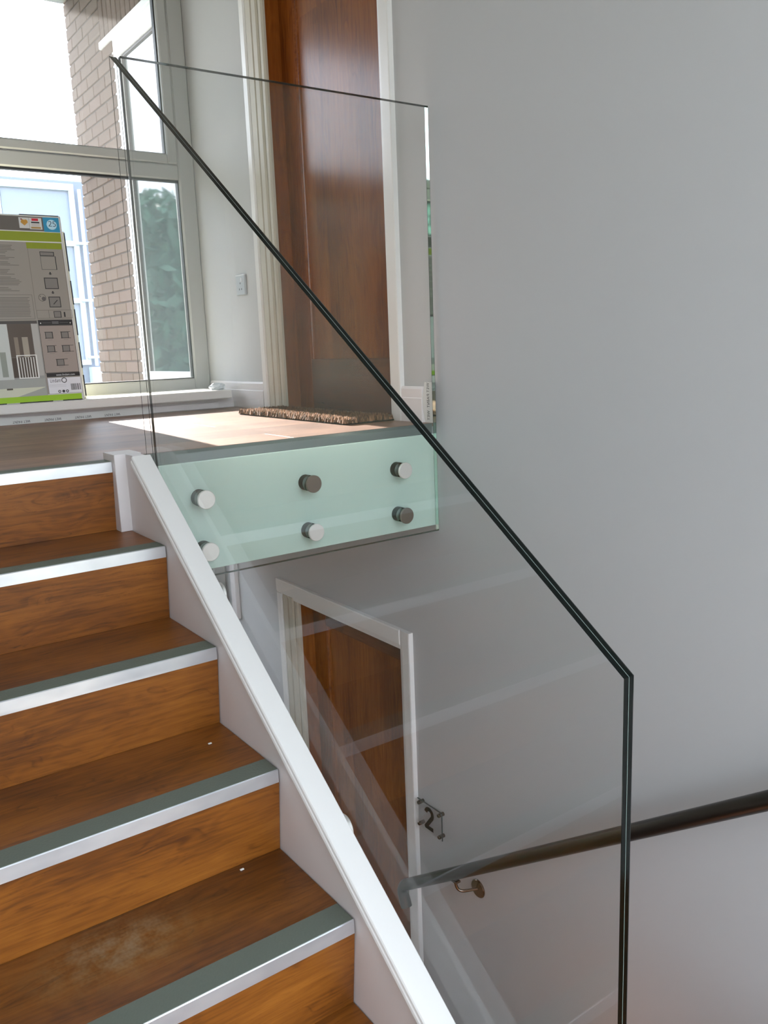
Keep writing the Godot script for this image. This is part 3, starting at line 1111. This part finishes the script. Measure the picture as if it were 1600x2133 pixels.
	for j in 8:
		px(im, 636 - j * 27, 1560, 626 - j * 27, 1780, Color(0.86, 0.86, 0.83))
	outline_px(im, 640, 1536, 434, 1784, 11, Color(0.92, 0.92, 0.90))
	px(im, 800, 1500, 740, 1760, Color(0.58, 0.60, 0.56))
	px(im, 1500, 1790, 384, 1990, Color(0.66, 0.67, 0.64))
	for j in 60:
		px(im, 1500, 1880 + j * 1.5, 390 + j * 5.0, 1884 + j * 1.5, Color(0.84, 0.85, 0.76))
	px(im, 780, 1880, 720, 1896, Color(0.25, 0.22, 0.14))
	px(im, 2020, 1970, 20, 2034, Color(0.62, 0.80, 0.08))
	return im


func carton(called: String, label: String, size: Vector3, at: Vector3, lean: float, face: Material, edge: Material) -> Node3D:
	var root := thing(called, label, "carton", at)
	root.rotation.x = -lean
	var st := st_new()
	box(st, Vector3(-size.x, 0, -size.z), Vector3(0, size.y, 0), 0.002)
	obj("body", st, edge, root)
	st = st_new()
	var v := 0.0004
	st.set_normal(Vector3.BACK)
	for p in [[0, 0, 1, 1], [0, 1, 1, 0], [1, 1, 0, 0], [0, 0, 1, 1], [1, 1, 0, 0], [1, 0, 0, 1]]:
		st.set_normal(Vector3.BACK)
		st.set_uv(Vector2(1.0 - p[0], p[1] if p[1] == p[1] else 0))
		st.add_vertex(Vector3.ZERO)
	st = st_new()
	var q := [[Vector3(-size.x + 0.003, 0.003, v), Vector2(0, 1)], [Vector3(-size.x + 0.003, size.y - 0.003, v), Vector2(0, 0)], [Vector3(-0.003, size.y - 0.003, v), Vector2(1, 0)], [Vector3(-0.003, 0.003, v), Vector2(1, 1)]]
	for i in [0, 1, 2, 0, 2, 3]:
		st.set_normal(Vector3.BACK)
		st.set_uv(q[i][1])
		st.add_vertex(q[i][0])
	obj("printed_face", st, face, root)
	return root


func build_cartons() -> void:
	var face := plain(Color.WHITE, 0.55)
	face.albedo_texture = ImageTexture.create_from_image(carton_print())
	var edge := plain(Color(0.82, 0.82, 0.80), 0.6)
	var c := carton("carton", "tall printed carton with green bands leaning on the window sill", Vector3(0.78, 0.752, 0.075), Vector3(0.357, 0.0855, -1.530), 0.10, face, edge)
	var k := 0.000386
	var ink := plain(Color(0.08, 0.08, 0.08), 0.6)
	lettering("25", 0.021, plain(Color(0.05, 0.22, 0.32), 0.6), c, Transform3D(Basis(), Vector3(-94 * k, 0.752 - 82 * k, 0.0006)))
	lettering("Lindam", 0.0145, ink, c, Transform3D(Basis.from_scale(Vector3(0.66, 1, 1)), Vector3(-284 * k, 0.752 - 1730 * k, 0.0006)))
	lettering("www.lindam.com", 0.0070, plain(Color(0.9, 0.9, 0.9), 0.6), c, Transform3D(Basis(), Vector3(-170 * k, 0.752 - 1670 * k, 0.0006)))
	# flaps along the top and tape along the foot
	var st := st_new()
	for s in [[-0.16, -0.006], [-0.30, -0.24], [-0.78, -0.37]]:
		st = st_new()
		box(st, Vector3(s[0], 0.752, -0.06), Vector3(s[1], 0.7555, -0.002), 0.001)
		obj("flap", st, M.black, c)
	st = st_new()
	for s in [[-0.7, -0.31], [-0.26, -0.13], [-0.09, -0.01]]:
		box(st, Vector3(s[0], 0.0002, -0.02), Vector3(s[1], 0.004, 0.0012), 0.0005)
	obj("tape_strip", st, M.black, c)
	var e2 := plain(Color(0.74, 0.74, 0.62), 0.6)
	c = carton("carton", "second pale carton with dark taped edges standing behind the printed carton", Vector3(0.74, 0.705, 0.05), Vector3(0.392, 0.0855, -1.625), 0.10, plain(Color(0.86, 0.86, 0.80), 0.6), e2)
	st = st_new()
	for s in [[0.01, 0.10], [0.13, 0.24], [0.27, 0.38], [0.40, 0.50], [0.54, 0.70]]:
		box(st, Vector3(-0.004, s[0], -0.05), Vector3(0.0012, s[1], 0.0012), 0.0005)
	obj("tape_strip", st, M.black, c)


# ------------------------------------------------------------------ outside
func build_outside() -> void:
	var st := st_new()
	box(st, Vector3(-40, -3.3, -60), Vector3(40, -3.1, 30))
	structure(obj("ground", st, plain(Color(0.40, 0.42, 0.36), 0.9)))
	st = st_new()
	box(st, Vector3(-6, -3.1, -3.2), Vector3(1.19, -0.5, -2.9))  # added out of view to block sun and sky from the lower window
	tag(obj("light_blocking_wall", st, plain(Color(0.5, 0.48, 0.45), 0.9)), "added unseen low wall outside, keeping sun and sky off the lower window", "wall")
	# brick return wall of the building with its own tall window
	var xb := 1.2
	var root := thing("brick_wall", "pinkish brick return wall with a tall white framed window outside the landing", "wall", Vector3(xb, 0, 0))
	var z_end := -4.03
	var z_jamb := -3.175
	var head := 2.06
	st = st_new()
	box(st, Vector3(0.008, -3.1, z_end + 0.004), Vector3(0.30, 4.2, z_jamb))
	box(st, Vector3(0.008, head, z_jamb), Vector3(0.30, 4.2, -1.98))
	box(st, Vector3(0.008, -3.1, z_jamb), Vector3(0.30, 0.05, -1.98))
	box(st, Vector3(0.25, 0.05, z_jamb), Vector3(0.30, head, -1.98))
	obj("core", st, M.mortar, root)
	var rng := RandomNumberGenerator.new()
	rng.seed = 21
	var cols := [Color(0.38, 0.31, 0.255), Color(0.39, 0.32, 0.27), Color(0.365, 0.295, 0.245), Color(0.38, 0.315, 0.265), Color(0.40, 0.325, 0.28)]
	var bm := []
	for c in cols:
		var m := plain(c, 0.9)
		m.heightmap_enabled = true
		m.heightmap_texture = noise_tex(0.15, 128, 128, Color.BLACK, Color.WHITE, 3, 8)
		m.heightmap_scale = 0.15
		m.uv1_triplanar = true
		m.uv1_world_triplanar = true
		m.uv1_scale = Vector3(5, 5, 5)
		bm.append(m)
	var meshes := {}
	var brick_mesh := func(ly: float, lz: float) -> Mesh:
		var key := "%.3f_%.3f" % [ly, lz]
		if not meshes.has(key):
			var s := st_new()
			box(s, Vector3(0, 0, 0), Vector3(0.05, ly, lz), 0.003)
			meshes[key] = s.commit()
		return meshes[key]
	var y := -0.225
	var course := 0
	while y < 2.95:
		var z := z_end + (0.0 if course % 2 == 0 else -0.1125)
		var stop := z_jamb if y < 2.06 else -3.36
		if y > 2.36:
			stop = -1.98
		while z < stop - 0.02:
			var a := maxf(z, z_end)
			var b := minf(z + 0.215, stop)
			if b - a > 0.03:
				again("brick", brick_mesh.call(0.065, b - a), bm[rng.randi() % 5], root, Transform3D(Basis(), Vector3(rng.randf() * 0.003, y, a)))
			z += 0.225
		y += 0.075
		course += 1
	# soldier course over the window
	var zs := -3.355
	while zs < -2.0:
		again("soldier_brick", brick_mesh.call(0.215, 0.065), bm[rng.randi() % 5], root, Transform3D(Basis(), Vector3(rng.randf() * 0.003, 2.135, zs)))
		zs += 0.075
	# its window
	st = st_new()
	box(st, Vector3(-0.012, 2.085, -3.37), Vector3(0.03, 2.128, -1.98), 0.004)
	obj("drip_strip", st, M.upvc_out, root)
	st = st_new()
	box(st, Vector3(0.005, 0.09, -3.20), Vector3(0.07, 2.10, -3.085), 0.006)
	box(st, Vector3(0.005, 1.985, -3.085), Vector3(0.07, 2.10, -1.98), 0.006)
	box(st, Vector3(0.005, 0.09, -3.085), Vector3(0.07, 0.155, -1.98), 0.006)
	var fr := obj("window_frame", st, M.upvc_out, root)
	st = st_new()
	box(st, Vector3(0.030, 0.155, -3.085), Vector3(0.045, 1.985, -1.98))
	obj("pane", st, M.far_pane, fr)
	st = st_new()
	box(st, Vector3(0.02, 0.155, -3.085), Vector3(0.031, 1.985, -3.075))
	box(st, Vector3(0.02, 1.970, -3.075), Vector3(0.031, 1.985, -1.98))
	obj("gasket", st, M.gasket, fr)
	# eaves over the landing window
	st = st_new()
	box(st, Vector3(-3.0, 2.53, -3.98), Vector3(xb - 0.01, 2.72, -2.02), 0.01)
	tag(obj("eaves_board", st, M.upvc_backlit), "boxed white eaves projecting above the landing window outside", "eaves")
	# pale glazed porch some way off
	var po := thing("glazed_porch", "pale blue porch with white glazing bars seen across the yard", "porch", Vector3(2.2, -3.1, -12))
	var blue := plain(Color(0.42, 0.46, 0.52), 0.6)
	st = st_new()
	box(st, Vector3(0.14, 0.0, -1.0), Vector3(1.9, 6.08, -0.1), 0.01)
	obj("wall", st, blue, po)
	st = st_new()
	box(st, Vector3(0.24, 3.22, -0.10), Vector3(1.24, 5.95, -0.085))
	obj("pane", st, plain(Color(0.46, 0.51, 0.58), 0.3), po)
	var wh := plain(Color(0.72, 0.77, 0.82), 0.5)
	for b in [[0.14, 5.92, 1.32, 6.02], [1.24, 3.22, 1.32, 5.92], [0.14, 3.22, 0.22, 5.92], [0.22, 3.22, 1.24, 3.30], [0.22, 4.20, 1.24, 4.28], [0.22, 5.08, 1.24, 5.16]]:
		st = st_new()
		box(st, Vector3(b[0], b[1], -0.085), Vector3(b[2], b[3], -0.03), 0.004)
		obj("glazing_bar", st, wh, po)
	st = st_new()
	tube(st, [Vector3(1.39, 3.2, 0.0), Vector3(1.39, 5.94, 0.0)], 0.028, 12)
	obj("downpipe", st, wh, po)
	for h in [3.34, 4.24, 5.12]:
		st = st_new()
		box(st, Vector3(1.26, h - 0.02, -0.03), Vector3(1.44, h + 0.02, 0.035), 0.004)
		obj("pipe_clip", st, wh, po)
	st = st_new()
	box(st, Vector3(1.28, 2.6, -0.09), Vector3(1.52, 3.18, 0.10), 0.01)
	obj("hopper", st, plain(Color(0.72, 0.82, 0.92), 0.5), po)
	# trees to the left, mirrored in the pane of the brick wall
	var leaf := st_new()
	poly(leaf, [Vector3(-0.05, 0, 0), Vector3(0, 0.012, 0.11), Vector3(0.05, 0, 0), Vector3(0, 0.012, -0.11)], Vector3.UP)
	var lm := leaf.commit()
	var green := plain(Color.WHITE, 0.6)
	green.vertex_color_use_as_albedo = true
	green.backlight_enabled = true
	green.backlight = Color(0.3, 0.4, 0.2)
	var spots := [[Vector3(-1.7, -3.1, -10.4), 5.7, "slim green tree outside, first from the brick wall in the mirrored row"], [Vector3(-3.3, -3.1, -10.0), 6.0, "bushy green tree outside, second from the brick wall in the mirrored row"], [Vector3(-5.0, -3.1, -10.6), 6.3, "broad green tree outside, third from the brick wall in the mirrored row"], [Vector3(-6.8, -3.1, -10.2), 6.2, "tallest green tree outside, at the far left end of the mirrored row"]]
	for s in spots:
		var t := thing("leafy_tree", s[2], "tree", s[0], "trees across the yard")
		st = st_new()
		tube(st, [Vector3(0, 0, 0), Vector3(0.05, 1.2, 0), Vector3(0, 2.4, 0.1), Vector3(0.1, 3.6, 0)], 0.11, 10)
		obj("trunk", st, plain(Color(0.25, 0.19, 0.14), 0.9), t)
		var mm := MultiMesh.new()
		mm.transform_format = MultiMesh.TRANSFORM_3D
		mm.use_colors = true
		mm.mesh = lm
		mm.instance_count = 9000
		for i in 9000:
			var v := Vector3(rng.randfn(), rng.randfn(), rng.randfn()).normalized() * pow(rng.randf(), 0.4)
			var p := Vector3(v.x * 1.25, s[1] * 0.60 + v.y * s[1] * 0.40, v.z * 1.25)
			mm.set_instance_transform(i, Transform3D(Basis.from_euler(Vector3(rng.randf() * 3.0, rng.randf() * 6.0, rng.randf() * 3.0)).scaled(Vector3.ONE * (0.8 + 0.8 * rng.randf())), p))
			var g := 0.5 + rng.randf()
			mm.set_instance_color(i, Color(0.07 * g, 0.16 * g, 0.10 * g))
		var cr := MultiMeshInstance3D.new()
		cr.multimesh = mm
		cr.material_override = green
		cr.name = "crown"
		cr.set_meta("kind", "stuff")
		t.add_child(cr)


func _ready() -> void:
	# camera
	var cam := Camera3D.new()
	cam.name = "camera"
	cam.transform = Transform3D(Basis(Vector3(0.81364024, -0.03857945, 0.58008722), Vector3(0.14458161, 0.97987529, -0.13762475), Vector3(-0.56310365, 0.19584698, 0.80284345)), Vector3(-0.68561, 0.26549, 2.12889))
	cam.fov = 62.727
	cam.near = 0.02
	cam.far = 300.0
	add_child(cam)
	cam.current = true
	# sky, sun, exposure
	var env := Environment.new()
	env.background_mode = Environment.BG_SKY
	var sky := Sky.new()
	var sm := ProceduralSkyMaterial.new()
	sm.sky_top_color = Color(0.86, 0.92, 1.0)
	sm.sky_horizon_color = Color(0.96, 0.98, 1.0)
	sm.ground_bottom_color = Color(0.45, 0.46, 0.45)
	sm.ground_horizon_color = Color(0.6, 0.62, 0.62)
	sm.sky_energy_multiplier = 1.0
	sm.energy_multiplier = 4.8
	sky.sky_material = sm
	env.sky = sky
	env.tonemap_mode = Environment.TONE_MAPPER_LINEAR
	env.tonemap_exposure = 1.46
	env.sdfgi_enabled = true
	env.ssao_enabled = true
	env.ssil_enabled = true
	var we := WorldEnvironment.new()
	we.name = "environment"
	we.environment = env
	add_child(we)
	var sun := DirectionalLight3D.new()
	sun.name = "sun"
	var el := deg_to_rad(21.0)
	var dir := Vector3(-0.055 * cos(el), -sin(el), cos(el)).normalized()
	sun.transform = Transform3D(Basis.looking_at(dir, Vector3.UP), Vector3(0, 5, -5))
	sun.light_energy = 8.5
	sun.light_color = Color(1.0, 0.975, 0.95)
	sun.light_angular_distance = 0.55
	sun.shadow_enabled = true
	sun.sky_mode = DirectionalLight3D.SKY_MODE_LIGHT_ONLY
	add_child(sun)
	make_materials()
	build_shell()
	window_upper()
	window_simple(2, Vector2(-1.10, LOW + 0.12), Vector2(1.085, -0.45), -1.87, -1.94, [-0.03])
	window_simple(3, Vector2(-1.03, -1.18), Vector2(1.03, 2.48), 3.12, 3.18, [0.0])
	door(1, 0.0)
	door(2, LOW)
	build_stairs()
	build_lower()
	build_landing_things()
	build_cartons()
	build_outside()
